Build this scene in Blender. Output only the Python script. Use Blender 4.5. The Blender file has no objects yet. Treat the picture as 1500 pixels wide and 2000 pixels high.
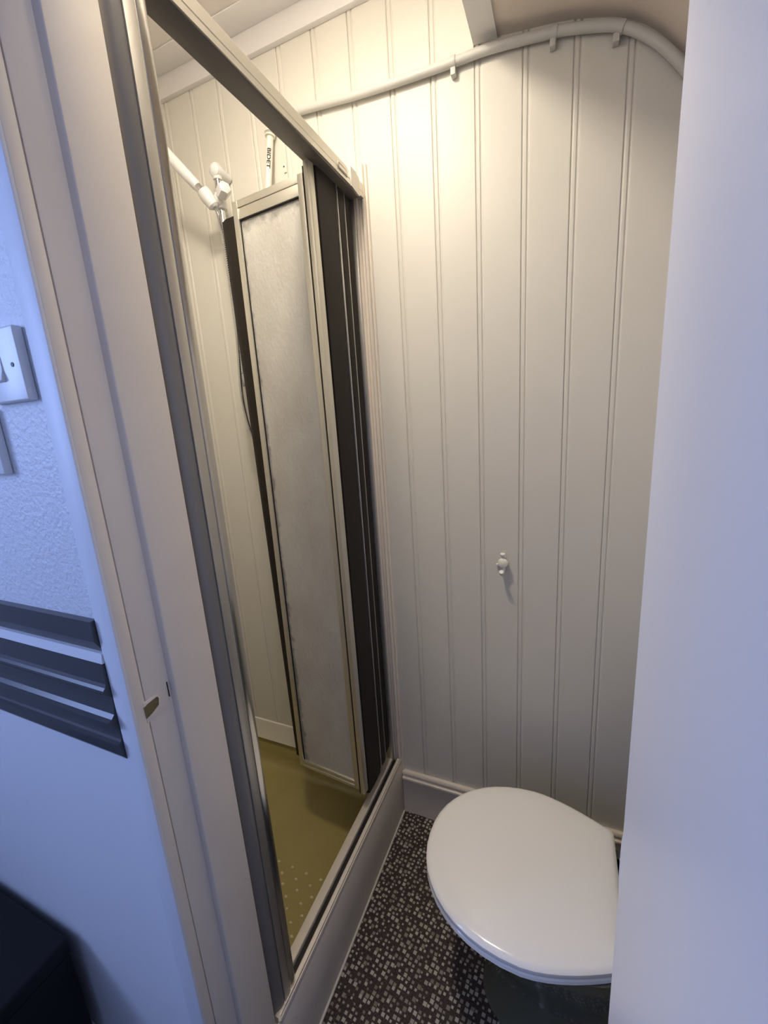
import bpy, bmesh, math, random
from mathutils import Vector, Matrix
R_ = math.radians
random.seed(4)
S = bpy.context.scene
C = S.collection

# ------------------------------------------------------------------ camera
def set_camera():
    yaw, pitch, roll = R_(23.732), R_(12.759), R_(-3.752)
    fw = Vector((-math.sin(yaw)*math.cos(pitch), math.cos(yaw)*math.cos(pitch), -math.sin(pitch)))
    rt = Vector((math.cos(yaw), math.sin(yaw), 0)); up = rt.cross(fw)
    r2 = math.cos(roll)*rt + math.sin(roll)*up
    u2 = -math.sin(roll)*rt + math.cos(roll)*up
    cam = bpy.data.cameras.new('camera'); co = bpy.data.objects.new('camera', cam); C.objects.link(co)
    cam.sensor_fit = 'HORIZONTAL'; cam.sensor_width = 36; cam.lens = 808.38/1500*36
    cam.clip_start = 0.01
    m = Matrix((r2, u2, -fw)).transposed().to_4x4(); m.translation = Vector((0, 0, 1.44))
    co.matrix_world = m
    S.camera = co
set_camera()

# ------------------------------------------------------------------ world, daylight through the landing window, exposure
w = bpy.data.worlds.new('world'); S.world = w; w.use_nodes = True
w.node_tree.nodes['Background'].inputs[0].default_value = (0.32, 0.48, 1.0, 1)
w.node_tree.nodes['Background'].inputs[1].default_value = 1.0
S.view_settings.view_transform = 'Standard'; S.view_settings.look = 'None'
S.view_settings.exposure = -0.42; S.view_settings.gamma = 1; S.view_settings.use_curve_mapping = False
DAY_POWER, DAY_COL = 42.0, (0.37, 0.51, 1.0)
LAMP_STRENGTH, LAMP_COL = 218.0, (1.0, 0.89, 0.71)
WIN = dict(x=-1.95, y0=-1.30, y1=-0.40, z0=1.35, z1=2.35)
dl = bpy.data.lights.new('window_daylight', 'AREA'); dl.shape = 'RECTANGLE'
dl.size = WIN['z1']-WIN['z0']-.08; dl.size_y = WIN['y1']-WIN['y0']-.08
dl.energy = DAY_POWER; dl.color = DAY_COL
dlo = bpy.data.objects.new('window_daylight', dl); C.objects.link(dlo)
dlo.location = (WIN['x']-.10, (WIN['y0']+WIN['y1'])/2, (WIN['z0']+WIN['z1'])/2)
dlo.rotation_euler = (0, R_(-90), 0)

# ------------------------------------------------------------------ materials
def mat(name, col, rough=.5, metal=0., spec=.5, noise=None, bump=None, coat=0., trans=0.):
    """noise=(scale, amount, colour2) mottles the colour; bump=(scale, strength, distance[, detail]) is fine relief"""
    m = bpy.data.materials.new(name); m.use_nodes = True
    nt = m.node_tree; b = nt.nodes['Principled BSDF']
    b.inputs['Base Color'].default_value = (*col, 1); b.inputs['Roughness'].default_value = rough
    b.inputs['Metallic'].default_value = metal; b.inputs['Specular IOR Level'].default_value = spec
    b.inputs['Coat Weight'].default_value = coat; b.inputs['Transmission Weight'].default_value = trans
    tc = nt.nodes.new('ShaderNodeTexCoord')
    if noise:
        n = nt.nodes.new('ShaderNodeTexNoise'); n.inputs['Scale'].default_value = noise[0]; n.inputs['Detail'].default_value = 6
        mx = nt.nodes.new('ShaderNodeMix'); mx.data_type = 'RGBA'
        r = nt.nodes.new('ShaderNodeMapRange'); r.inputs['From Min'].default_value = .42; r.inputs['From Max'].default_value = .75
        r.inputs['To Max'].default_value = noise[1]
        nt.links.new(tc.outputs['Object'], n.inputs['Vector']); nt.links.new(n.outputs['Fac'], r.inputs['Value'])
        nt.links.new(r.outputs['Result'], mx.inputs['Factor'])
        mx.inputs['A'].default_value = (*col, 1); mx.inputs['B'].default_value = (*noise[2], 1)
        nt.links.new(mx.outputs['Result'], b.inputs['Base Color'])
    if bump:
        n = nt.nodes.new('ShaderNodeTexNoise'); n.inputs['Scale'].default_value = bump[0]
        n.inputs['Detail'].default_value = bump[3] if len(bump) > 3 else 3
        bp = nt.nodes.new('ShaderNodeBump'); bp.inputs['Strength'].default_value = bump[1]; bp.inputs['Distance'].default_value = bump[2]
        nt.links.new(tc.outputs['Object'], n.inputs['Vector']); nt.links.new(n.outputs['Fac'], bp.inputs['Height'])
        nt.links.new(bp.outputs['Normal'], b.inputs['Normal'])
    return m

M = {}
M['board'] = mat('cream_board_paint', (.735, .705, .635), .45, noise=(3.5, .5, (.705, .665, .59)), bump=(40, .05, .002))
M['cream'] = mat('cream_gloss_paint', (.85, .81, .74), .38, noise=(9, .5, (.80, .76, .68)), bump=(45, .12, .002))
M['lining'] = mat('door_lining_paint', (.85, .77, .665), .38, noise=(9, .5, (.80, .71, .60)), bump=(45, .12, .002))
M['ceil'] = mat('ceiling_paint', (.80, .745, .70), .7, bump=(80, .15, .002))
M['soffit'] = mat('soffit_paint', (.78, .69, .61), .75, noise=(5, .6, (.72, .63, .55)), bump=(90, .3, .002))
M['batten'] = mat('ceiling_batten_paint', (.83, .80, .79), .5)
M['doorw'] = mat('white_door_paint', (.77, .745, .72), .36, bump=(16, .2, .003, 2), noise=(2.5, .4, (.74, .715, .69)))
M['plaster'] = mat('textured_wall_paint', (.80, .80, .82), .42, bump=(150, .6, .004, 5))
M['smooth'] = mat('smooth_wall_paint', (.80, .80, .82), .45, bump=(22, .15, .003))
M['alu'] = mat('satin_aluminium', (.55, .53, .49), .40, .9)
M['alup'] = mat('polished_aluminium', (.62, .60, .55), .16, 1.0)
M['frame'] = mat('champagne_aluminium', (.66, .63, .55), .36, .75)
M['channel'] = mat('grey_wall_channel', (.26, .25, .24), .42, .35)
M['track'] = mat('grey_track_insert', (.17, .155, .14), .42, .4)
M['sill'] = mat('pale_sill_aluminium', (.80, .73, .64), .40, .25)
M['seal'] = mat('dark_brown_vinyl', (.020, .015, .012), .55, spec=.2)
M['gasket'] = mat('black_rubber_gasket', (.012, .010, .010), .6)
M['avocado'] = mat('avocado_acrylic', (.405, .335, .13), .25, noise=(7, .5, (.46, .385, .165)), bump=(14, .08, .004))
M['dot'] = mat('highlit_avocado_dot', (.75, .68, .48), .15, coat=.5)  # paler than the tray: the highlights on the dots are put into their colour
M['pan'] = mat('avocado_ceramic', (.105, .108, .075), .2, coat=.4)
M['white'] = mat('white_plastic', (.80, .79, .78), .30)
M['lid'] = mat('white_toilet_lid', (.93, .905, .86), .17, coat=.35)
M['pipe'] = mat('painted_pipe', (.62, .61, .57), .42)
M['pipew'] = mat('ivory_pipe', (.80, .77, .68), .35)
M['print'] = mat('dark_print', (.035, .03, .022), .6)
M['chrome'] = mat('chrome', (.72, .72, .72), .08, 1.0)
M['brass'] = mat('worn_brass', (.30, .25, .15), .38, .8, noise=(60, .8, (.10, .085, .05)))
M['dark'] = mat('black_board', (.005, .005, .006), .55, spec=.25)
M['slate'] = mat('slate_grey_gloss_paint', (.060, .060, .064), .30)
M['black'] = mat('black_hole', (.01, .01, .01), .9)
M['screw'] = mat('dull_screw', (.06, .09, .08), .5, .6)
M['hall'] = mat('landing_carpet', (.05, .045, .05), .9)
M['clear'] = mat('ivory_acrylic', (.93, .91, .78), .15, spec=.6)
M['badge'] = mat('badge_plate', (.20, .18, .16), .35, .7)
M['caulk'] = mat('white_sealant', (.80, .76, .66), .35)

def glass_mat():
    """obscured glass: hammered relief, limescale mottling, grime creeping in from the frame"""
    m = bpy.data.materials.new('obscured_glass'); m.use_nodes = True; nt = m.node_tree; N = nt.nodes; L = nt.links
    for n in list(N): N.remove(n)
    out = N.new('ShaderNodeOutputMaterial'); tc = N.new('ShaderNodeTexCoord')
    def noise(scale, detail, sc=(1, 1, 1)):
        mp = N.new('ShaderNodeMapping'); mp.inputs['Scale'].default_value = sc
        n = N.new('ShaderNodeTexNoise'); n.inputs['Scale'].default_value = scale; n.inputs['Detail'].default_value = detail
        L.new(tc.outputs['Object'], mp.inputs['Vector']); L.new(mp.outputs['Vector'], n.inputs['Vector']); return n
    def rng(src, a, b, c, d):
        r = N.new('ShaderNodeMapRange'); L.new(src, r.inputs['Value'])
        for k, v in zip(('From Min', 'From Max', 'To Min', 'To Max'), (a, b, c, d)): r.inputs[k].default_value = v
        return r.outputs['Result']
    def mth(op, a, b=None):
        n = N.new('ShaderNodeMath'); n.operation = op; L.new(a, n.inputs[0])
        if b is not None:
            if isinstance(b, float): n.inputs[1].default_value = b
            else: L.new(b, n.inputs[1])
        return n.outputs[0]
    def mix(f, a, b):
        n = N.new('ShaderNodeMix'); n.data_type = 'RGBA'; L.new(f, n.inputs['Factor'])
        for k, v in (('A', a), ('B', b)):
            if isinstance(v, tuple): n.inputs[k].default_value = (*v, 1)
            else: L.new(v, n.inputs[k])
        return n.outputs['Result']
    fine = noise(150, 4, (1, 1, .45)); big = noise(9, 5, (1, 1, .6)); edge_n = noise(38, 4)
    bp = N.new('ShaderNodeBump'); bp.inputs['Strength'].default_value = .5; bp.inputs['Distance'].default_value = .003
    L.new(fine.outputs['Fac'], bp.inputs['Height'])
    col = mix(rng(big.outputs['Fac'], .35, .65, 0, 1), (.80, .75, .68), (.92, .89, .82))
    col = mix(rng(fine.outputs['Fac'], .60, .70, 0, .45), col, (.95, .94, .91))
    sp = N.new('ShaderNodeSeparateXYZ'); L.new(tc.outputs['Generated'], sp.inputs['Vector'])
    ex = mth('MINIMUM', rng(sp.outputs['X'], 0, .13, 0, 1), rng(sp.outputs['X'], .97, 1.0, 1, .3))
    ez = rng(sp.outputs['Z'], .968, .998, 1, .1)
    e = mth('MINIMUM', ex, ez)
    e = mth('ADD', e, mth('MULTIPLY', mth('SUBTRACT', edge_n.outputs['Fac'], .5), 1.3))
    col = mix(rng(e, .35, .75, .75, 0), col, (.33, .315, .30))
    d = N.new('ShaderNodeBsdfDiffuse'); t = N.new('ShaderNodeBsdfTranslucent'); g = N.new('ShaderNodeBsdfGlossy'); g.inputs['Roughness'].default_value = .3
    for s_ in (d, t): L.new(col, s_.inputs['Color'])
    for s_ in (d, t, g): L.new(bp.outputs['Normal'], s_.inputs['Normal'])
    a = N.new('ShaderNodeMixShader'); a.inputs[0].default_value = .38; L.new(d.outputs[0], a.inputs[1]); L.new(t.outputs[0], a.inputs[2])
    fr = N.new('ShaderNodeFresnel'); fr.inputs['IOR'].default_value = 1.5
    b = N.new('ShaderNodeMixShader'); L.new(fr.outputs[0], b.inputs[0]); L.new(a.outputs[0], b.inputs[1]); L.new(g.outputs[0], b.inputs[2])
    L.new(b.outputs[0], out.inputs['Surface'])
    return m
M['glass'] = glass_mat()

def floor_mat():
    """dark brown cord carpet woven with small pale squares"""
    m = bpy.data.materials.new('speckled_square_carpet'); m.use_nodes = True; nt = m.node_tree; N = nt.nodes; L = nt.links
    b = N['Principled BSDF']; b.inputs['Roughness'].default_value = .75
    tc = N.new('ShaderNodeTexCoord'); mp = N.new('ShaderNodeMapping'); mp.inputs['Rotation'].default_value = (0, 0, R_(8))
    L.new(tc.outputs['Object'], mp.inputs['Vector'])
    v = N.new('ShaderNodeTexVoronoi'); v.voronoi_dimensions = '2D'; v.distance = 'CHEBYCHEV'; v.inputs['Scale'].default_value = 74
    v.inputs['Randomness'].default_value = .55
    L.new(mp.outputs['Vector'], v.inputs['Vector'])
    sep = N.new('ShaderNodeSeparateColor'); L.new(v.outputs['Color'], sep.inputs['Color'])
    sz = N.new('ShaderNodeMapRange'); sz.inputs['To Min'].default_value = .17; sz.inputs['To Max'].default_value = .35
    L.new(sep.outputs['Red'], sz.inputs['Value'])
    lt = N.new('ShaderNodeMath'); lt.operation = 'LESS_THAN'; L.new(v.outputs['Distance'], lt.inputs[0]); L.new(sz.outputs['Result'], lt.inputs[1])
    sq = N.new('ShaderNodeValToRGB'); e = sq.color_ramp.elements
    e[0].color = (.20, .17, .13, 1); e[1].color = (.50, .46, .39, 1); e[1].position = .8
    L.new(sep.outputs['Green'], sq.inputs['Fac'])
    nz = N.new('ShaderNodeTexNoise'); nz.inputs['Scale'].default_value = 260; L.new(tc.outputs['Object'], nz.inputs['Vector'])
    bg = N.new('ShaderNodeValToRGB'); bg.color_ramp.elements[0].color = (.018, .013, .012, 1); bg.color_ramp.elements[0].position = .35
    bg.color_ramp.elements[1].color = (.085, .055, .05, 1); bg.color_ramp.elements[1].position = .75
    L.new(nz.outputs['Fac'], bg.inputs['Fac'])
    mx = N.new('ShaderNodeMix'); mx.data_type = 'RGBA'; L.new(lt.outputs[0], mx.inputs['Factor'])
    L.new(bg.outputs['Color'], mx.inputs['A']); L.new(sq.outputs['Color'], mx.inputs['B']); L.new(mx.outputs['Result'], b.inputs['Base Color'])
    bp = N.new('ShaderNodeBump'); bp.inputs['Strength'].default_value = .3; bp.inputs['Distance'].default_value = .002
    L.new(nz.outputs['Fac'], bp.inputs['Height']); L.new(bp.outputs['Normal'], b.inputs['Normal'])
    return m
M['floor'] = floor_mat()

# ------------------------------------------------------------------ mesh helpers
def box(bm, x0, x1, y0, y1, z0, z1, bev=0., seg=2):
    r = bmesh.ops.create_cube(bm, size=1)
    vs = r['verts']
    for v in vs:
        v.co = Vector(((x0+x1)/2 + v.co.x*(x1-x0), (y0+y1)/2 + v.co.y*(y1-y0), (z0+z1)/2 + v.co.z*(z1-z0)))
    if bev:
        es = list({e for v in vs for e in v.link_edges})
        bmesh.ops.bevel(bm, geom=es, offset=bev, segments=seg, profile=.5, affect='EDGES')
def prism(bm, pts, axis, a, b):
    """closed 2-D outline pts extruded along 'x','y' or 'z' from a to b; pts are the two other coordinates in x,y,z order"""
    def P(p, t):
        return {'x': (t, p[0], p[1]), 'y': (p[0], t, p[1]), 'z': (p[0], p[1], t)}[axis]
    A = [bm.verts.new(P(p, a)) for p in pts]; B = [bm.verts.new(P(p, b)) for p in pts]
    n = len(pts)
    fs = [bm.faces.new(A), bm.faces.new(B)]
    for i in range(n): fs.append(bm.faces.new((A[i], A[(i+1) % n], B[(i+1) % n], B[i])))
    bmesh.ops.recalc_face_normals(bm, faces=fs)
def tube(bm, path, rad, n=14, cap=True, flat=None):
    path = [Vector(p) for p in path]; rings = []; prev = None
    for i, p in enumerate(path):
        d = (path[min(i+1, len(path)-1)] - path[max(i-1, 0)]).normalized()
        if prev is None:
            u = d.orthogonal().normalized()
        else:
            u = (prev - prev.dot(d)*d).normalized()
        prev = u; v = d.cross(u)
        r = rad[i] if isinstance(rad, (list, tuple)) else rad
        rings.append([bm.verts.new(p + r*(math.cos(2*math.pi*k/n)*u + math.sin(2*math.pi*k/n)*v)) for k in range(n)])
    fs = []
    for a, b in zip(rings, rings[1:]):
        for k in range(n): fs.append(bm.faces.new((a[k], a[(k+1) % n], b[(k+1) % n], b[k])))
    if cap: fs += [bm.faces.new(rings[0]), bm.faces.new(rings[-1])]
    bmesh.ops.recalc_face_normals(bm, faces=fs)
def smooth_path(pts, n=8):
    pts = [Vector(p) for p in pts]; out = []
    for i in range(len(pts)-1):
        p0 = pts[max(i-1, 0)]; p1 = pts[i]; p2 = pts[i+1]; p3 = pts[min(i+2, len(pts)-1)]
        for k in range(n):
            t = k/n
            out.append(.5*((2*p1) + (-p0+p2)*t + (2*p0-5*p1+4*p2-p3)*t*t + (-p0+3*p1-3*p2+p3)*t**3))
    out.append(pts[-1]); return out
def loft(bm, rings, cap0=True, cap1=True):
    R = [[bm.verts.new(p) for p in r] for r in rings]; fs = []; n = len(R[0])
    for a, b in zip(R, R[1:]):
        for k in range(n): fs.append(bm.faces.new((a[k], a[(k+1) % n], b[(k+1) % n], b[k])))
    if cap0: fs.append(bm.faces.new(R[0]))
    if cap1: fs.append(bm.faces.new(R[-1]))
    bmesh.ops.recalc_face_normals(bm, faces=fs)
def obj(name, bm, m, parent=None, smooth=True, angle=35):
    me = bpy.data.meshes.new(name); bm.normal_update(); bm.to_mesh(me); bm.free()
    me.materials.append(m)
    if smooth:
        for p in me.polygons: p.use_smooth = True
        me.set_sharp_from_angle(angle=R_(angle))
    o = bpy.data.objects.new(name, me); C.objects.link(o)
    if parent: o.parent = parent
    return o
def mk(name, m, parent, fn, *a, smooth=True, **k):
    bm = bmesh.new(); fn(bm, *a, **k); return obj(name, bm, m, parent, smooth)
def empty(name, label=None, cat=None, loc=(0, 0, 0), group=None, kind=None):
    o = bpy.data.objects.new(name, None); C.objects.link(o); o.empty_display_size = .05
    if label: o['label'] = label
    if cat: o['category'] = cat
    if group: o['group'] = group
    if kind: o['kind'] = kind
    return o
def tag(o, label=None, cat=None, kind=None):
    if label: o['label'] = label
    if cat: o['category'] = cat
    if kind: o['kind'] = kind
    return o
def struct(o, label, cat): return tag(o, label, cat, 'structure')

# ------------------------------------------------------------------ the room shell
YB = 1.18                     # back wall face
XL, XR, XJ, XH = -1.30, .42, -.521, .097     # shower side wall, toilet wall, left jamb, right jamb
YF, YI = .307, .436           # landing face and room face of the door wall
ZC = 2.50
struct(mk('floor', M['floor'], None, box, -.508, XR, YF, YB, -.03, 0, smooth=False), 'dark brown floor covering speckled with small pale squares beside toilet', 'floor')
# back wall: backing plus beaded boards
wb = struct(mk('wall_back', M['board'], None, box, XL-.05, XR+.05, YB+.004, YB+.05, -.03, ZC+.05, smooth=False), 'cream painted wall of vertical beaded boards behind toilet', 'wall')
def board_profile(w):
    d = .0030
    pts = [(0, YB+.012), (0, YB+d), (.0012, YB+d), (.0030, YB+.0004)]
    pts += [(.0045, YB-.0002), (.0095, YB-.0002), (.0110, YB+.0008)]
    pts += [(.0125, YB+d*.9), (.0140, YB+d*.9), (.0160, YB+.0003), (.0180, YB)]
    pts += [(w-.0022, YB), (w-.0006, YB+.0010), (w-.0004, YB+.012)]
    return pts
grooves = [-1.3, -1.172, -1.064, -.9598, -.8507, -.7435, -.6331, -.5260, -.4190, -.3130, -.2070, -.0995, .0060, .1100, .2140, .3180, XR]
for i, gx in enumerate(grooves[:-1]):
    wd = grooves[i+1]-gx
    p = mk('plank', M['board'], wb, prism, [(gx+a-.008, b) for a, b in board_profile(wd)], 'z', .0, ZC, smooth=False)
# batten and ceiling
struct(mk('ceiling', M['ceil'], None, box, XL-.05, XR+.05, YI-.01, YB+.05, ZC, ZC+.05, smooth=False), 'off-white ceiling above shower cubicle', 'ceiling')
struct(mk('trim_1', M['batten'], None, box, XL, -.2125, YB-.016, YB-.0006, 2.441, ZC-.0005, bev=.001), 'pale flat cornice batten along top of the boarded wall', 'trim')
struct(mk('trim_2', M['batten'], None, box, XL, -.2125, YB-.085, YB-.0165, ZC-.004, ZC-.0005, bev=.001), 'pale flat ceiling batten beside the cornice batten', 'trim')
# curved low soffit over the toilet
sof = [(-.2125, 2.270), (-.162, 2.264), (-.128, 2.258), (-.034, 2.244), (.0244, 2.230), (.0755, 2.213), (.1155, 2.192), (.1554, 2.160), (.1862, 2.126), (.215, 2.092), (.272, 2.02), (.35, 1.915), (XR, 1.82)]
sp = [(v.x, v.y) for v in smooth_path([(a, b, 0) for a, b in sof], 4)]
bm = bmesh.new(); prism(bm, sp+[(XR, ZC-.001), (-.2125, ZC-.001)], 'y', YI+.001, YB-.0006)
struct(obj('ceiling_soffit', bm, M['soffit']), 'dim curved low soffit over the toilet, above the pipe', 'ceiling')
bm = bmesh.new(); prism(bm, [(-.2165, ZC-.002), (-.2165, 2.264), (-.162, 2.258), (-.162, 2.2655), (-.2127, 2.2715), (-.2127, ZC-.002)], 'y', YI+.002, YB-.0008)
struct(obj('trim_3', bm, M['batten']), 'pale flat edging board along left edge of the low soffit', 'trim')
struct(mk('wall_left', M['board'], None, box, XL-.05, XL-.009, YI, YB+.004, -.03, ZC, smooth=False), 'cream end wall of the shower cubicle', 'wall')
struct(mk('wall_right', M['board'], None, box, XR+.001, XR+.05, YI, YB+.003, -.03, ZC, smooth=False), 'cream wall behind the toilet cistern', 'wall')
# door wall (landing side): left, head, right
DADO_TOP, DADO_BOT = 1.2074, .987
def doorwall(bm):
    box(bm, -2.0, XJ-.018, YF+.002, YI-.004, -.03, ZC)
    box(bm, XH+.018, 1.3, YF+.002, YI-.004, -.03, ZC)
    box(bm, XJ-.018, XH+.018, YF+.002, YI-.004, 2.13, ZC)
wf = struct(mk('wall_front', M['smooth'], None, doorwall, smooth=False), 'bluish white landing wall left of the doorway', 'wall')
mk('textured_plaster', M['plaster'], wf, box, -1.95, -.560, YF-.0008, YF+.004, DADO_TOP-.004, ZC, smooth=False)
mk('skim_coat', M['smooth'], wf, box, -1.95, -.535, YF-.0002, YF+.004, 0, DADO_BOT+.004, smooth=False)
# door lining with stop and latch keep
tl = struct(empty('trim_4', None, None), 'cream painted door lining with a door stop and latch keep', 'door lining')
def lining(bm):
    # front strip, slightly broken joint, rebate strip
    box(bm, XJ-.018, XJ, YF, .3228, 0, 2.112, bev=.0012)
    box(bm, XJ-.018, XJ-.0006, .3244, YI-.001, 0, 2.112, bev=.0012)
    box(bm, XH, XH+.018, YF, YI-.001, 0, 2.112, bev=.0012)
    box(bm, XJ-.018, XH+.018, YF, YI-.001, 2.112, 2.13)
mk('lining', M['lining'], tl, lining)
mk('door_stop', M['lining'], tl, box, XJ-.002, -.509, .3625, YI-.001, 0, 2.11, bev=.0022, seg=3)
mk('architrave', M['smooth'], tl, box, -.5555, XJ-.0005, YF-.004, YF+.004, 0, 2.16, bev=.0012)
kp = mk('latch_keep', M['lining'], tl, box, XJ-.003, XJ+.0010, .3195, .3560, 1.0470, 1.0790, bev=.0008)
def mouth(bm):
    prism(bm, [(.3188, 1.0725), (.3250, 1.0745), (.3400, 1.0755), (.3420, 1.0720), (.3400, 1.0620), (.3300, 1.0575), (.3195, 1.0545)], 'x', XJ-.001, XJ+.0014)
mk('keep_mouth', M['brass'], kp, mouth)
mk('slot', M['black'], tl, box, XJ-.001, XJ+.0012, .3585, .3592, 1.062, 1.086)
# open door standing to the right, hinged on the right jamb
XD = .0545
dr = struct(empty('door_1'), 'white flush door standing open at the right', 'door')
def doorleaf(bm): box(bm, XD, XD+.040, -.285, .3195, .006, 2.095, bev=.0016)
mk('leaf', M['doorw'], dr, doorleaf)
def hinge(bm, z):
    tube(bm, smooth_path([(XD+.0055, .3210, z-.030), (XD+.0040, .3220, z-.022), (XD+.0040, .3220, z+.022), (XD+.0055, .3210, z+.030)], 3), .0040, 12)
    box(bm, XD+.003, XH-.001, .3197, .3218, z-.036, z+.036)
for z in (1.062, 1.78, .25): mk('hinge', M['doorw'], dr, hinge, z)
def dent(bm): prism(bm, [(.243, 1.700), (.2455, 1.705), (.2440, 1.697), (.2425, 1.690)], 'x', XD-.0004, XD+.001)
tag(mk('chip', M['dark'], dr, dent), 'small dark chip in the paint')
# skirtings
def skirt(bm, x0, x1):
    h = .174; f = YB-.0003
    pr = [(f, 0), (f-.016, 0), (f-.016, h-.036), (f-.0175, h-.033), (f-.0185, h-.029), (f-.0175, h-.024), (f-.013, h-.022), (f-.0115, h-.017), (f-.0135, h-.014), (f-.0148, h-.009), (f-.0135, h-.004), (f-.0105, h), (f, h)]
    prism(bm, pr, 'x', x0, x1)
struct(mk('baseboard_back', M['lining'], None, skirt, -.507, XR, ), 'cream moulded skirting board below the boarded wall', 'skirting')
struct(mk('baseboard_front', M['smooth'], None, box, -1.9, -.556, YF-.016, YF-.0006, 0, .206, bev=.004), 'white skirting board on landing wall by black trunk', 'skirting')
# plinth (step face) under the shower door
pl = struct(mk('trim_5', M['lining'], None, box, -.530, -.508, YI, YB-.0005, 0, .2125, bev=.0015), 'cream painted step below the shower door sill', 'step')
mk('lip', M['lining'], pl, box, -.5108, -.508, YI, YB-.0005, .2120, .2275, bev=.001)
mk('sealant_bead', M['caulk'], pl, tube, [(-.5065, YI+.03, .0025), (-.5065, YB-.02, .0025)], .0035, 8)
mk('end_sealant', M['caulk'], pl, tube, smooth_path([(-.5075, .444, .2275), (-.511, .447, .2285), (-.515, .452, .2290), (-.519, .458, .2285)], 4), .0032, 8)
# landing shell
struct(mk('floor_landing', M['hall'], None, box, -2.0, 1.3, -1.5, YF+.14, -.06, -.0305, smooth=False), 'dark landing floor outside the doorway', 'floor')
struct(mk('ceiling_landing', M['smooth'], None, box, -2.0, 1.3, -1.5, YF+.002, ZC, ZC+.04, smooth=False), 'landing ceiling outside the doorway', 'ceiling')
struct(mk('wall_landing_back', M['smooth'], None, box, -2.0, 1.3, -1.54, -1.5, -.06, ZC, smooth=False), 'white landing wall opposite the doorway', 'wall')
struct(mk('wall_landing_right', M['smooth'], None, box, 1.3, 1.34, -1.5, YF+.002, -.06, ZC, smooth=False), 'white end wall of landing', 'wall')
def winwall(bm):
    x0, x1 = -2.0, -1.95; a, b, c, d = WIN['y0'], WIN['y1'], WIN['z0'], WIN['z1']
    box(bm, x0, x1, -1.5, a, -.06, ZC); box(bm, x0, x1, b, YF+.002, -.06, ZC)
    box(bm, x0, x1, a, b, -.06, c); box(bm, x0, x1, a, b, d, ZC)
struct(mk('wall_landing_left', M['smooth'], None, winwall, smooth=False), 'white landing wall with the window', 'wall')
def winframe(bm):
    a, b, c, d = WIN['y0'], WIN['y1'], WIN['z0'], WIN['z1']
    for y0, y1, z0, z1 in ((a, a+.04, c, d), (b-.04, b, c, d), (a, b, c, c+.04), (a, b, d-.04, d), ((a+b)/2-.015, (a+b)/2+.015, c, d)):
        box(bm, -1.99, -1.955, y0, y1, z0, z1)
struct(mk('window_1', M['white'], None, winframe, smooth=False), 'white framed landing window', 'window')

# ------------------------------------------------------------------ shower enclosure
XO, XI = -.512, -.560        # outer and inner face of the frame
Y0, Y1 = .445, YB-.0012
TRAY_Z = .143
en = empty('shower_enclosure', 'aluminium framed shower enclosure with its obscured glass door folded open', 'shower enclosure')
def toprail(bm):
    prism(bm, [(XI, 2.021), (XO, 2.019), (XO, 2.0295), (XO-.0012, 2.0305), (XO-.0012, 2.0315), (XO, 2.0325), (XO, 2.052), (XO-.003, 2.056), (XI+.003, 2.056), (XI, 2.052)], 'y', .470, 1.1785)
tr = mk('top_rail', M['frame'], en, toprail)
tr['label'] = 'pale aluminium top rail'
mk('track', M['track'], tr, box, XI+.002, XO-.004, .474, 1.150, 2.0165, 2.0212, bev=.0006)
bd = mk('badge', M['badge'], tr, box, XO-.001, XO+.0016, 1.026, 1.072, 2.0275, 2.0425, bev=.0006)
mk('badge_face', M['frame'], bd, box, XO+.001, XO+.0021, 1.031, 1.067, 2.0315, 2.0385)
def endcap(bm):
    prism(bm, [(1.088, 2.060), (1.120, 2.059), (1.122, 2.0555), (1.1350, 2.054), (1.137, 2.012), (1.128, 2.010), (1.088, 2.016)], 'x', XO-.002, XO+.0035)
mk('end_cap', M['alu'], tr, endcap)
def sill(bm):
    z = .2270
    prism(bm, [(XI, z-.016), (XI, z+.002), (XI+.0015, z+.003), (-.5395, z+.003), (-.5380, z+.0015), (-.5375, z-.016)], 'y', .470, 1.160)
    prism(bm, [(-.5230, z-.016), (-.5225, z+.002), (-.5205, z+.0045), (-.5170, z+.0045), (XO+.0002, z+.0025), (XO+.0008, z-.016)], 'y', .470, 1.160)
mk('sill', M['sill'], en, sill)
mk('sill_channel', M['gasket'], en, box, -.5376, -.5229, .470, 1.160, .2130, .2190)
def sill_end(bm): box(bm, -.5225, XO+.001, .4460, .4701, .2130, .2315, bev=.001)
mk('sill_nose', M['sill'], en, sill_end)
# jamb-side post: rounded wall channel, flat face, polished inner face
def arc(cx, cy, r, a0, a1, n=10): return [(cx+r*math.cos(R_(a0+(a1-a0)*k/n)), cy+r*math.sin(R_(a0+(a1-a0)*k/n))) for k in range(n+1)]
def channel(bm): prism(bm, [(XI, .437), (-.5440, .437), (-.5440, .4480)] + arc(-.5360, .4660, .0205, -118, 12, 14) + [(-.5165, .4728), (XI, .4728)], 'z', .220, 2.064)
mk('wall_channel', M['channel'], en, channel)
mk('post', M['alu'], en, box, XI, -.5140, .4735, .4920, .222, 2.060, bev=.0012)
def inner(bm): prism(bm, [(-.558, .4930), (-.5185, .4930), (-.5150, .4955), (-.5135, .5030), (-.5150, .5105), (-.520, .5125), (-.558, .5125)], 'z', .230, 2.020)
mk('inner_post', M['alup'], en, inner)
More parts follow.
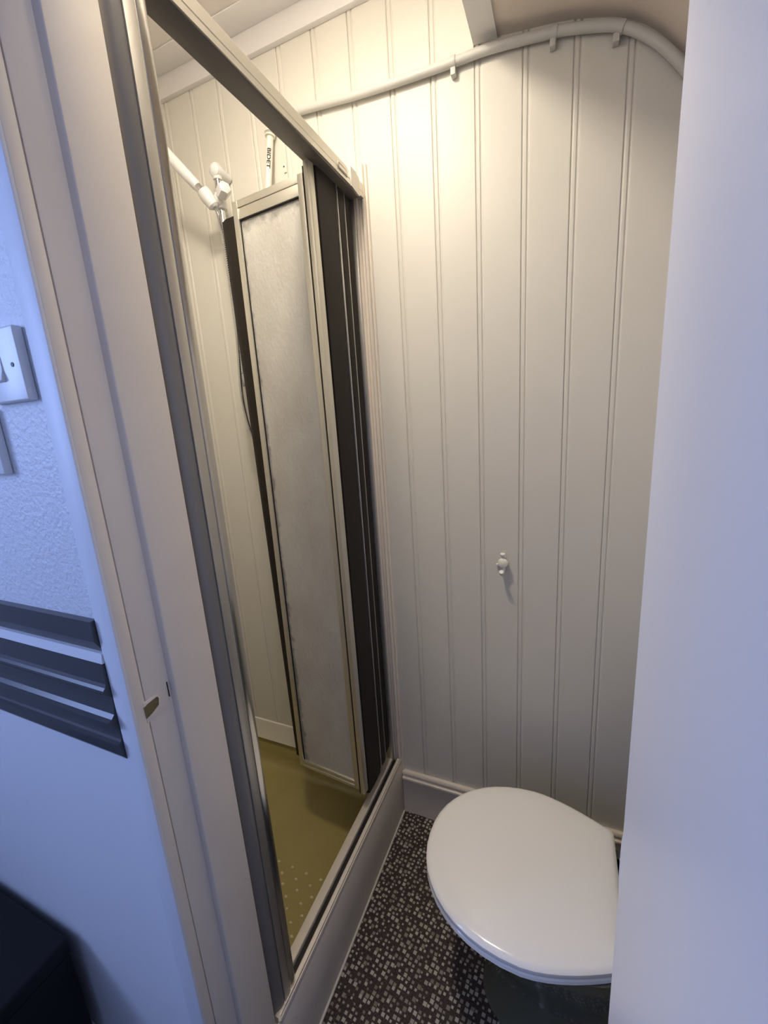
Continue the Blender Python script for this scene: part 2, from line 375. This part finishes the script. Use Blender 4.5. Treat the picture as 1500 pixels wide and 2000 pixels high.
# far post against the back wall
mk('post', M['alu'], en, box, XI, -.5345, 1.1520, Y1, .230, 2.020, bev=.0012)
def farch(bm):
    box(bm, -.5345, -.5290, 1.160, Y1, .224, 2.030, bev=.001)
    box(bm, -.5290, -.5215, 1.168, Y1, .200, 2.040, bev=.002)
mk('wall_channel', M['lining'], en, farch)
bm = bmesh.new(); prism(bm, [(-.5213, YB-.0006), (-.5213, YB-.010)] + arc(-.5160, YB-.010, .005, 180, 360, 8) + [(-.5100, YB-.006)] + arc(-.5065, YB-.0055, .0035, 180, 360, 6) + [(-.5020, YB-.0006)], 'z', .176, 2.10)
struct(obj('trim_6', bm, M['lining']), 'thin cream beaded strip beside the far shower post', 'trim')

# folded door leaves: each leaf a frame, its obscured pane, and seals
ZB, ZT = .300, 1.993
def leaf(a, b, name, lead=False, lean=0.):
    """a: track end, b: inner end, plan coordinates"""
    a = Vector(a); b = Vector(b); d = (b-a).normalized(); n = Vector((-d.y, d.x)); L = (b-a).length
    def Q(bm, u0, u1, v0, v1, z0, z1, bev=.0012):
        k = len(bm.verts); bm2 = bmesh.new(); box(bm2, u0, u1, v0, v1, z0, z1, bev=bev)
        for v in bm2.verts:
            p = a + d*v.co.x + n*v.co.y; v.co = Vector((p.x - lean*v.co.x/L*(ZT-v.co.z)/(ZT-ZB), p.y, v.co.z))
        me = bpy.data.meshes.new('t'); bm2.to_mesh(me); bm2.free(); bm.from_mesh(me); bpy.data.meshes.remove(me)
    def fr(bm):
        s0 = .016
        Q(bm, 0, s0, -.010, .010, ZB, ZT); Q(bm, L-s0, L, -.010, .010, ZB, ZT)
        Q(bm, s0, L-s0, -.009, .009, ZT-.042, ZT-.018); Q(bm, s0, L-s0, -.0095, .0095, ZT-.0165, ZT)
        Q(bm, s0, L-s0, -.009, .009, ZB+.014, ZB+.026); Q(bm, s0, L-s0, -.0105, .0105, ZB, ZB+.012)
    f = mk(name, M['frame'], en, fr)
    mk('pane', M['glass'], f, lambda bm: Q(bm, .014, L-.014, -.003, .003, ZB+.02, ZT-.03, 0))
    mk('gasket', M['gasket'], f, lambda bm: (Q(bm, .0155, .0180, -.006, .006, ZB+.026, ZT-.042, 0), Q(bm, L-.0180, L-.0155, -.006, .006, ZB+.026, ZT-.042, 0), Q(bm, .018, L-.018, -.006, .006, ZT-.0445, ZT-.042, 0)))
    if lead:
        mk('lead_gasket', M['seal'], f, lambda bm: Q(bm, -.0055, -.0002, -.0085, .0085, ZB-.012, ZT+.012, 0))
        mk('lead_stile', M['frame'], f, lambda bm: Q(bm, -.0190, -.0056, -.010, .012, ZB-.008, ZT+.020))
    return f
l1 = leaf((-.5590, .9480), (-.7830, .9690), 'door_leaf', True, .014)
l1['label'] = 'front leaf of the folded shower door'
leaf((-.5600, 1.0180), (-.7900, 1.0060), 'door_leaf')
leaf((-.5600, 1.0760), (-.7600, 1.0880), 'door_leaf')
leaf((-.5600, 1.1300), (-.7600, 1.1180), 'door_leaf')
# dark vinyl hinges: inner fold, and the track-side folds
def fold_in(bm):
    def ring(z, t):   # t: 0 top, 1 bottom; the fold is squeezed narrower towards the foot
        k = -.7835-.014*t; o = .0555-.0335*t
        return [(k, .9600, z), (k-o*.55, .9630, z), (k-o*.9, .9720, z), (k-o, .9860, z), (k-o*.85, .9990, z), (-.7905, 1.0170, z), (-.7905, .9990, z), (k-o*.6, .9880, z), (k-o*.6, .9790, z), (k, .9780, z)]
    loft(bm, [ring(ZT-.030, 0), ring(ZB+.035, 1)])
mk('vinyl_hinge', M['seal'], en, fold_in)
mk('vinyl_hinge', M['seal'], en, lambda bm: prism(bm, [(-.7605, 1.080), (-.772, 1.087), (-.777, 1.103), (-.772, 1.118), (-.7605, 1.124)], 'z', ZB+.025, ZT-.030))
def strip(y0, y1, zb, x=-.5420):
    def f(bm): prism(bm, [(x-.006, y0), (x, y0+.003), (x+.0015, (y0+y1)/2), (x, y1-.003), (x-.006, y1), (x-.014, y1), (x-.014, y0)], 'z', zb, 2.0195)
    return f
mk('vinyl_hinge', M['seal'], en, strip(.968, 1.062, .262))
mk('vinyl_hinge', M['seal'], en, strip(1.0725, 1.1070, .272))
mk('vinyl_hinge', M['seal'], en, strip(1.1140, 1.1510, .285, -.5450))
mk('fin', M['alu'], en, box, -.556, -.5395, 1.0635, 1.0680, .262, 2.0195, bev=.0008)
mk('fin', M['alu'], en, box, -.556, -.5425, 1.1085, 1.1125, .272, 2.0195, bev=.0008)
mk('roller', M['white'], en, tube, [(-.548, .974, 2.004), (-.548, .974, 2.0195)], .005, 12)

# ------------------------------------------------------------------ shower tray
tray = empty('shower_tray', 'olive green shower tray with raised grip dots', 'shower tray')
def rr(x0, x1, y0, y1, r, z, n=6):
    out = []
    for cx, cy, a in ((x1-r, y1-r, 0), (x0+r, y1-r, 90), (x0+r, y0+r, 180), (x1-r, y0+r, 270)):
        for k in range(n+1):
            t = R_(a+90*k/n); out.append((cx+r*math.cos(t), cy+r*math.sin(t), z))
    return out
def trayshell(bm):
    x0, x1, y0, y1 = XL, XI+.018, YI+.002, YB-.0005
    T = TRAY_Z
    rings = [rr(x0, x1, y0, y1, .004, .002), rr(x0, x1, y0, y1, .004, T), rr(x0+.012, x1-.012, y0+.012, y1-.012, .02, T+.001),
             rr(x0+.016, x1-.016, y0+.016, y1-.016, .025, T-.004), rr(x0+.022, x1-.022, y0+.022, y1-.022, .035, T-.060), rr(x0+.028, x1-.028, y0+.028, y1-.028, .04, T-.090),
             rr(x0+.042, x1-.042, y0+.042, y1-.042, .05, T-.104), rr(x0+.062, x1-.062, y0+.062, y1-.062, .06, T-.1075), rr(x0+.3, x1-.3, y0+.25, y1-.25, .05, T-.109)]
    loft(bm, rings)
mk('basin', M['avocado'], tray, trayshell)
ZF = TRAY_Z-.1080
bm = bmesh.new(); bmesh.ops.create_uvsphere(bm, u_segments=10, v_segments=6, radius=1)
for v in bm.verts: v.co = Vector((v.co.x*.0062, v.co.y*.0044, v.co.z*.0046))
dm = bpy.data.meshes.new('grip_dot'); bm.to_mesh(dm); bm.free(); dm.materials.append(M['dot'])
for p in dm.polygons: p.use_smooth = True
for i in range(8):
    for j in range(8):
        o = bpy.data.objects.new('grip_dot', dm); C.objects.link(o); o.parent = tray
        x = -.6625-.0535*i-(.022 if j % 2 else 0); y = .8240-.0262*j
        o.location = (x, y, ZF-.0007)
def cove(bm):
    f = YB-.0008
    prism(bm, [(f, TRAY_Z+.003), (f-.024, TRAY_Z+.003), (f-.021, TRAY_Z+.012), (f-.014, TRAY_Z+.035), (f-.009, TRAY_Z+.065), (f-.006, TRAY_Z+.078), (f, TRAY_Z+.080)], 'x', XL, XI-.001)
struct(mk('trim_7', M['caulk'], None, cove), 'white coved sealing strip above back edge of tray', 'trim')

# ------------------------------------------------------------------ shower rail, handset, hose
sr = empty('shower_rail', 'chrome shower riser rail with white brackets on boarded wall', 'shower rail')
RX, RY = -.963, 1.128
mk('rail', M['chrome'], sr, tube, [(RX, RY, 1.585), (RX, RY, 2.175)], .0095, 16)
def bracket(bm, z, s):
    prof = [(RY+.048, .013), (RY+.030, .013), (RY+.012, .0175), (RY, .0195), (RY-.012, .0175), (RY-.018, .010), (RY-.0195, .001)]
    tube(bm, [(RX, y, z) for y, r in prof], [r for y, r in prof], 20)
    zs = [(z-s*.022, .012), (z, .0165), (z+s*.012, .0150), (z+s*.019, .010), (z+s*.0205, .001)]
    tube(bm, [(RX, RY, q) for q, r in zs], [r for q, r in zs], 18)
mk('bracket', M['white'], sr, bracket, 2.180, 1)
mk('bracket', M['white'], sr, bracket, 1.590, -1)
sl = empty('shower_head_holder', 'white sliding handset holder clamped on the shower rail', 'handset holder')
def holder(bm):
    ax = Vector((.052, -.048, .020)).normalized()
    c = Vector((RX, RY, 2.102))
    tube(bm, [c + Vector((0, 0, -.022)), c + Vector((0, 0, .018))], .0175, 18)
    cone_a = Vector((RX-.004, RY-.038, 2.113)); cone_b = Vector((RX+.012, RY-.052, 2.066))
    tube(bm, [Vector((-.9760, 1.074, 2.112)), Vector((-.9700, 1.0795, 2.0985)), Vector((-.9580, 1.0900, 2.0750)), Vector((-.9555, 1.092, 2.070))], [.0175, .0195, .0165, .010], 20)
    tube(bm, [Vector((RX+.004, RY, 2.100)), Vector((-.963, 1.084, 2.090))], [.014, .013], 14)
mk('body', M['white'], sl, holder)
def knob(bm):
    c0 = Vector((RX+.006, RY-.008, 2.104)); c1 = Vector((-.9080, 1.092, 2.1135)); d = c1-c0
    tube(bm, [c0, c0+d*.45], [.012, .013], 14)
    pts = [(.45, .013), (.46, .0195), (.85, .0195), (.95, .017), (1.0, .012), (1.002, .001)]
    tube(bm, [c0+d*t for t, r in pts], [r for t, r in pts], 6)
mk('clamp_knob', M['white'], sl, knob)
hs = empty('shower_handset', 'white shower handset with a chrome collar in the sliding holder', 'shower handset')
HA = Vector((-.9700, 1.0795, 2.098)); HB = Vector((-1.0500, 1.0420, 2.2010)); hd = (HB-HA).normalized()
mk('collar', M['chrome'], hs, tube, [HA+hd*.006, HA+hd*.034], .0118, 18)
mk('handle', M['white'], hs, tube, [HA+hd*.033, HA+hd*.036, HA+hd*.07, HA+hd*.13, HA+hd*.19], [.0115, .0135, .0145, .0150, .0155], 20)
def head(bm):
    c = HA+hd*.205; fd = Vector((.55, -.55, -.63)).normalized()
    pts = [(-.020, .006), (-.018, .020), (-.006, .036), (.010, .041), (.016, .039), (.0165, .001)]
    tube(bm, [c+fd*t for t, r in pts], [r for t, r in pts], 24)
mk('spray_head', M['white'], hs, head)
def hose(bm):
    p = smooth_path([(-.9560, 1.092, 2.072), (-.9470, 1.094, 2.045), (-.9400, 1.092, 1.98), (-.9350, 1.090, 1.86), (-.9340, 1.090, 1.74), (-.9395, 1.090, 1.66), (-.9470, 1.090, 1.56), (-.9440, 1.090, 1.49), (-.930, 1.090, 1.42), (-.900, 1.092, 1.36), (-.870, 1.095, 1.34), (-.845, 1.10, 1.37), (-.835, 1.11, 1.44)], 60)
    tube(bm, p, [.0056 if k % 3 else .0046 for k in range(len(p))], 8)
tag(mk('shower_hose', M['chrome'], None, hose), 'ribbed chrome shower hose hanging from the handset holder', 'hose')

# ------------------------------------------------------------------ supply pipe across the boards, and dropping in the shower
wp = empty('water_pipe', 'grey white painted pipe running across boards under the curved soffit', 'pipe')
PY = YB-.0135
pp = [(-.7640, 2.2700), (-.6774, 2.2682), (-.508, 2.252), (-.3691, 2.2439), (-.2616, 2.2394), (-.1964, 2.2379), (-.1293, 2.2318), (-.0347, 2.2192), (.0246, 2.2061), (.0722, 2.1914), (.1096, 2.1712), (.1468, 2.1414), (.1749, 2.1111), (.1959, 2.0844), (.26, 1.998), (.34, 1.892), (.415, 1.79)]
mk('run', M['pipe'], wp, tube, smooth_path([(a, PY, b) for a, b in pp], 8), .0098, 18)
def clip(bm, x, z, sl_):
    d = Vector((1, 0, sl_)).normalized()
    c = Vector((x, PY, z)); up = Vector((-d.z, 0, d.x))
    ring = []
    for s in (-.006, .006):
        ring.append([c+d*s + .0118*(math.cos(R_(a))*Vector((0, -1, 0))+math.sin(R_(a))*up) for a in range(-110, 91, 20)])
        ring[-1] += [c+d*s + .0101*(math.cos(R_(a))*Vector((0, -1, 0))+math.sin(R_(a))*up) for a in range(90, -111, -20)]
    loft(bm, ring)
    b = c - up*.0185
    box(bm, b.x-.0060, b.x+.0060, PY-.004, YB-.0004, b.z-.007, b.z+.009, bev=.0015)
for x, z, s in ((-.2616, 2.2394, -.02), (-.0420, 2.2204, -.15), (.0850, 2.1850, -.5)): mk('clip', M['pipe'], wp, clip, x, z, s)
vp = empty('shower_feed_pipe', 'ivory upright pipe with dark printed lettering inside the shower', 'pipe')
va, vb = Vector((-.7850, 1.1630, 2.244)), Vector((-.8030, 1.1420, 2.080)); vd = (vb-va).normalized()
def elbow(bm):
    tube(bm, smooth_path([(-.7645, PY, 2.2700), (-.772, PY, 2.2680), (-.779, PY, 2.2600), tuple(va+vd*-.004)], 5), .0112, 16)
    tube(bm, [va-vd*.006, va-vd*.004, va+vd*.001, va+vd*.003], [.0110, .0160, .0160, .0120], 18)
    tube(bm, [va+vd*.004, va+vd*.006, va+vd*.010, va+vd*.012], [.0110, .0140, .0140, .0100], 18)
mk('elbow', M['pipew'], vp, elbow)
ve = Vector((-.806, 1.1550, 1.30))
mk('run', M['pipew'], vp, tube, [va, va+vd*.16, ve], .0098, 16)
tc = bpy.data.curves.new('lettering', 'FONT'); tc.body = 'BIDET'; tc.size = .0140; tc.extrude = .0001; tc.offset = .0004; tc.align_x = 'LEFT'; tc.align_y = 'CENTER'
to = bpy.data.objects.new('lettering_tmp', tc); C.objects.link(to); bpy.context.view_layer.update()
tm = bpy.data.meshes.new_from_object(to.evaluated_get(bpy.context.evaluated_depsgraph_get())); bpy.data.objects.remove(to)
bm = bmesh.new(); bm.from_mesh(tm); bmesh.ops.triangulate(bm, faces=bm.faces[:])
for _ in range(2): bmesh.ops.subdivide_edges(bm, edges=bm.edges[:], cuts=2, use_grid_fill=True)
bm.to_mesh(tm); bm.free()
# wrap the print round the pipe, facing the room
tow = Vector((.50, -1, -.25)); tow = (tow - tow.dot(vd)*vd).normalized(); side = vd.cross(tow)   # letter tops point sideways
for v in tm.vertices:
    ang = v.co.y/.0102
    v.co = va + vd*(.043 + v.co.x*1.40) + .0102*(math.cos(ang)*tow + math.sin(-ang)*side)
tm.materials.append(M['print']); lo = bpy.data.objects.new('lettering', tm); C.objects.link(lo); lo.parent = vp; lo['label'] = 'dark printed word on the pipe'
# small cable clip by the pipe
sc = empty('cup_hook', 'tiny ivory hook screwed to boards inside the shower', 'hook')
mk('plate', M['pipew'], sc, box, -.7620, -.7520, YB-.004, YB-.0004, 2.146, 2.170, bev=.0015)
mk('screw', M['screw'], sc, tube, [(-.7590, YB-.0039, 2.161), (-.7590, YB-.0052, 2.161)], .0022, 10)

# ------------------------------------------------------------------ robe hook on the back wall
hk = empty('robe_hook', 'small ivory and white robe hook on boarded wall', 'hook')
HX, HZ = -.1490, 1.0120
def hkplate(bm): prism(bm, [(HX+a, HZ+b) for a, b in [(-.0075, -.026), (.0075, -.026), (.0085, -.010), (.0080, .014), (.0055, .027), (.0, .031), (-.0055, .027), (-.0080, .014), (-.0085, -.010)]], 'y', YB-.0034, YB-.0004)
mk('plate', M['board'], hk, hkplate)
mk('upper_peg', M['white'], hk, tube, smooth_path([(HX, YB-.003, HZ+.012), (HX, YB-.012, HZ+.016), (HX, YB-.020, HZ+.024), (HX, YB-.022, HZ+.031)], 4), [.005]*9+[.0065, .0075, .0070, .004], 12)
def ballknob(bm):
    pts = [(0, .007), (.010, .007), (.012, .0125), (.018, .0145), (.024, .0125), (.027, .005)]
    tube(bm, [(HX+.001, YB-.003-t, HZ+.002) for t, r in pts], [r for t, r in pts], 14)
mk('middle_knob', M['clear'], hk, ballknob)
mk('cross_bar', M['clear'], hk, box, HX-.0210, HX+.006, YB-.010, YB-.004, HZ-.0100, HZ-.0060, bev=.0015)
mk('lower_hook', M['white'], hk, tube, smooth_path([(HX, YB-.003, HZ-.010), (HX, YB-.010, HZ-.022), (HX-.001, YB-.020, HZ-.029), (HX-.001, YB-.032, HZ-.027), (HX-.001, YB-.040, HZ-.018)], 4), .0062, 12)

# ------------------------------------------------------------------ toilet
wc = empty('toilet', 'toilet with closed white lid on an olive pan', 'toilet')
CY = .799
def outline(s, z, x0=-.280, xb=.142, hw=.200, back=.149, n=22, shift=0.):
    """egg outline of lid or seat; s insets"""
    xm = -.045; out = []
    a = xm-x0-s; h = hw-s
    for k in range(n+1):
        t = math.pi/2 + math.pi*k/n
        ct, st = math.cos(t), math.sin(t)
        e = .94
        out.append((xm + a*math.copysign(abs(ct)**e, ct), CY + h*math.copysign(abs(st)**e, st), z))
    bx = xb-s; hb = back-s
    low = []
    for k in range(1, 7):
        q = k/7; low.append((xm+(bx-.020-xm)*q, CY-(h+(hb-h)*q**1.6), z))
    r = .020
    for k in range(6):
        t = R_(-90+90*k/5); low.append((bx-r+r*math.cos(t), CY-(hb-r)+r*math.sin(t), z))
    out += low + [(x, 2*CY-y, zz) for x, y, zz in reversed(low)]
    return [(x, y+.03*(x+.045), zz) for x, y, zz in out]      # the pan stands a few degrees askew
def lid(bm):
    z = .4050
    R = [outline(.006, z), outline(.001, z+.002), outline(0, z+.006), outline(.0006, z+.012), outline(.0045, z+.0165), outline(.012, z+.0190), outline(.035, z+.0215), outline(.075, z+.0235), outline(.115, z+.0245)]
    loft(bm, R)
mk('lid', M['lid'], wc, lid)
def seat(bm):
    z = .3870
    R = [outline(.010, z), outline(.003, z+.002), outline(.0, z+.007), outline(.001, z+.013), outline(.004, z+.0160), outline(.03, z+.0165)]
    loft(bm, R)
mk('seat', M['lid'], wc, seat)
def pan(bm):
    def el(x0, x1, hw, z, n=40):
        cx = (x0+x1)/2; a = (x1-x0)/2
        return [(cx+a*math.copysign(abs(math.cos(2*math.pi*k/n))**.9, math.cos(2*math.pi*k/n)), CY+hw*math.copysign(abs(math.sin(2*math.pi*k/n))**.9, math.sin(2*math.pi*k/n)), z) for k in range(n)]
    R = [el(-.150, .240, .112, .0), el(-.152, .240, .114, .012), el(-.138, .230, .103, .030), el(-.118, .225, .093, .10), el(-.128, .225, .100, .17), el(-.170, .220, .126, .235), el(-.218, .215, .152, .30), el(-.244, .215, .168, .35), el(-.250, .215, .174, .372), el(-.249, .215, .174, .384), el(-.242, .21, .168, .3865)]
    loft(bm, R)
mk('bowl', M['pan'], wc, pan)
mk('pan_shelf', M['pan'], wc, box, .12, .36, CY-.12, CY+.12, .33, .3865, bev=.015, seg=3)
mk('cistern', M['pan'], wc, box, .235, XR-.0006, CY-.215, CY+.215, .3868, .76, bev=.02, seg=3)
for s in (-1, 1):
    mk('hinge', M['lid'], wc, tube, [(.158, CY+s*.075-.018, .402), (.158, CY+s*.075+.018, .402)], .009, 14)
mk('fixing_cap', M['white'], wc, tube, [(-.02, CY-.106, .012), (-.02, CY-.113, .020)], [.010, .006], 12)

# ------------------------------------------------------------------ lamp on the ceiling (its own light)
lp = empty('ceiling_lamp', 'round ceiling lamp above the shower door', 'lamp')
LX, LY = -.49, .545
def lampbase(bm):
    pts = [(ZC-.0006, .098), (ZC-.010, .100), (ZC-.018, .096), (ZC-.0195, .091), (ZC-.018, .087), (ZC-.0150, .0845), (ZC-.0145, .03)]
    loft(bm, [[(LX+r*math.cos(2*math.pi*k/32), LY+r*math.sin(2*math.pi*k/32), z) for k in range(32)] for z, r in pts])
mk('holder', M['white'], lp, lampbase)
gl = bpy.data.materials.new('lit_opal_glass'); gl.use_nodes = True
b = gl.node_tree.nodes['Principled BSDF']; b.inputs['Base Color'].default_value = (1, .95, .85, 1)
b.inputs['Emission Color'].default_value = (*LAMP_COL, 1); b.inputs['Emission Strength'].default_value = LAMP_STRENGTH
def bulb(bm):
    pts = [(ZC-.0150, .083), (ZC-.0165, .080), (ZC-.0185, .062), (ZC-.0200, .040), (ZC-.0205, .004)]
    tube(bm, [(LX, LY, z) for z, r in pts], [r for z, r in pts], 28)
mk('diffuser', gl, lp, bulb)

# ------------------------------------------------------------------ landing wall: dado rail, switches, trunk
dd = empty('dado_rail', 'dark slate grey moulded dado rail on bluish wall', 'dado rail')
f = YF-.0009
def upper(bm): prism(bm, [(f+.001, 1.2074), (f-.0085, 1.2070), (f-.0090, 1.1785), (f+.0005, 1.1600), (f+.001, 1.1590)], 'x', -1.5, -.5560)
mk('upper_board', M['slate'], dd, upper, smooth=False)
fl = mk('fillet', M['smooth'], dd, lambda bm: prism(bm, [(f+.001, 1.1589), (f-.0040, 1.1588), (f-.0060, 1.1445), (f+.001, 1.1442)], 'x', -1.5, -.5560), smooth=False)  # strip in the wall's white between the two dark mouldings
fl['label'] = 'thin white strip'
def mould(bm):
    pr = [(f+.001, 1.1440), (f-.0065, 1.1440), (f-.0075, 1.1150), (f-.0095, 1.1105), (f-.0125, 1.1075), (f-.0130, 1.1045), (f-.0035, 1.0915), (f-.0040, 1.0760), (f-.0060, 1.0670),
          (f-.0105, 1.0622), (f-.0160, 1.0600), (f-.0162, 1.0550), (f-.0040, 1.0425), (f-.0045, 1.0255), (f-.0062, 1.0225), (f-.0105, 1.0207), (f-.0107, 1.0180), (f-.0095, 1.0165),
          (f-.0095, 1.0035), (f+.0, .9880), (f+.001, .9870)]
    prism(bm, pr, 'x', -1.5, -.5560)
mk('moulding', M['slate'], dd, mould, smooth=False)
s1 = empty('light_switch', 'white square light switch beside the door lining, upper of two', 'switch')
mk('plate', M['white'], s1, box, -.650, -.5645, YF-.0115, YF-.0010, 1.4865, 1.5675, bev=.0022, seg=3)
def rocker(bm): prism(bm, [(YF-.0110, 1.509), (YF-.0160, 1.511), (YF-.0130, 1.522), (YF-.0118, 1.541), (YF-.0110, 1.542)], 'x', -.6170, -.6010)
mk('rocker', M['white'], s1, rocker)
mk('screw', M['screw'], s1, tube, [(-.5800, YF-.0113, 1.5265), (-.5800, YF-.0122, 1.5265)], .0026, 10)
s2 = empty('cable_outlet', 'white cable outlet below the light switch, at left picture edge', 'outlet')
mk('plate', M['white'], s2, box, -.740, -.6560, YF-.0110, YF-.0010, 1.400, 1.4820, bev=.0022, seg=3)
mk('screw', M['screw'], s2, tube, [(-.668, YF-.0108, 1.441), (-.668, YF-.0117, 1.441)], .0026, 10)
tk = empty('black_trunk', 'black trunk against landing wall at lower left', 'trunk')
TX = -.853
mk('body', M['dark'], tk, box, -1.45, TX-.004, -.22, YF-.018, -.03, .462, bev=.004)
mk('lid', M['dark'], tk, box, -1.455, TX, -.225, YF-.0165, .464, .500, bev=.006, seg=3)
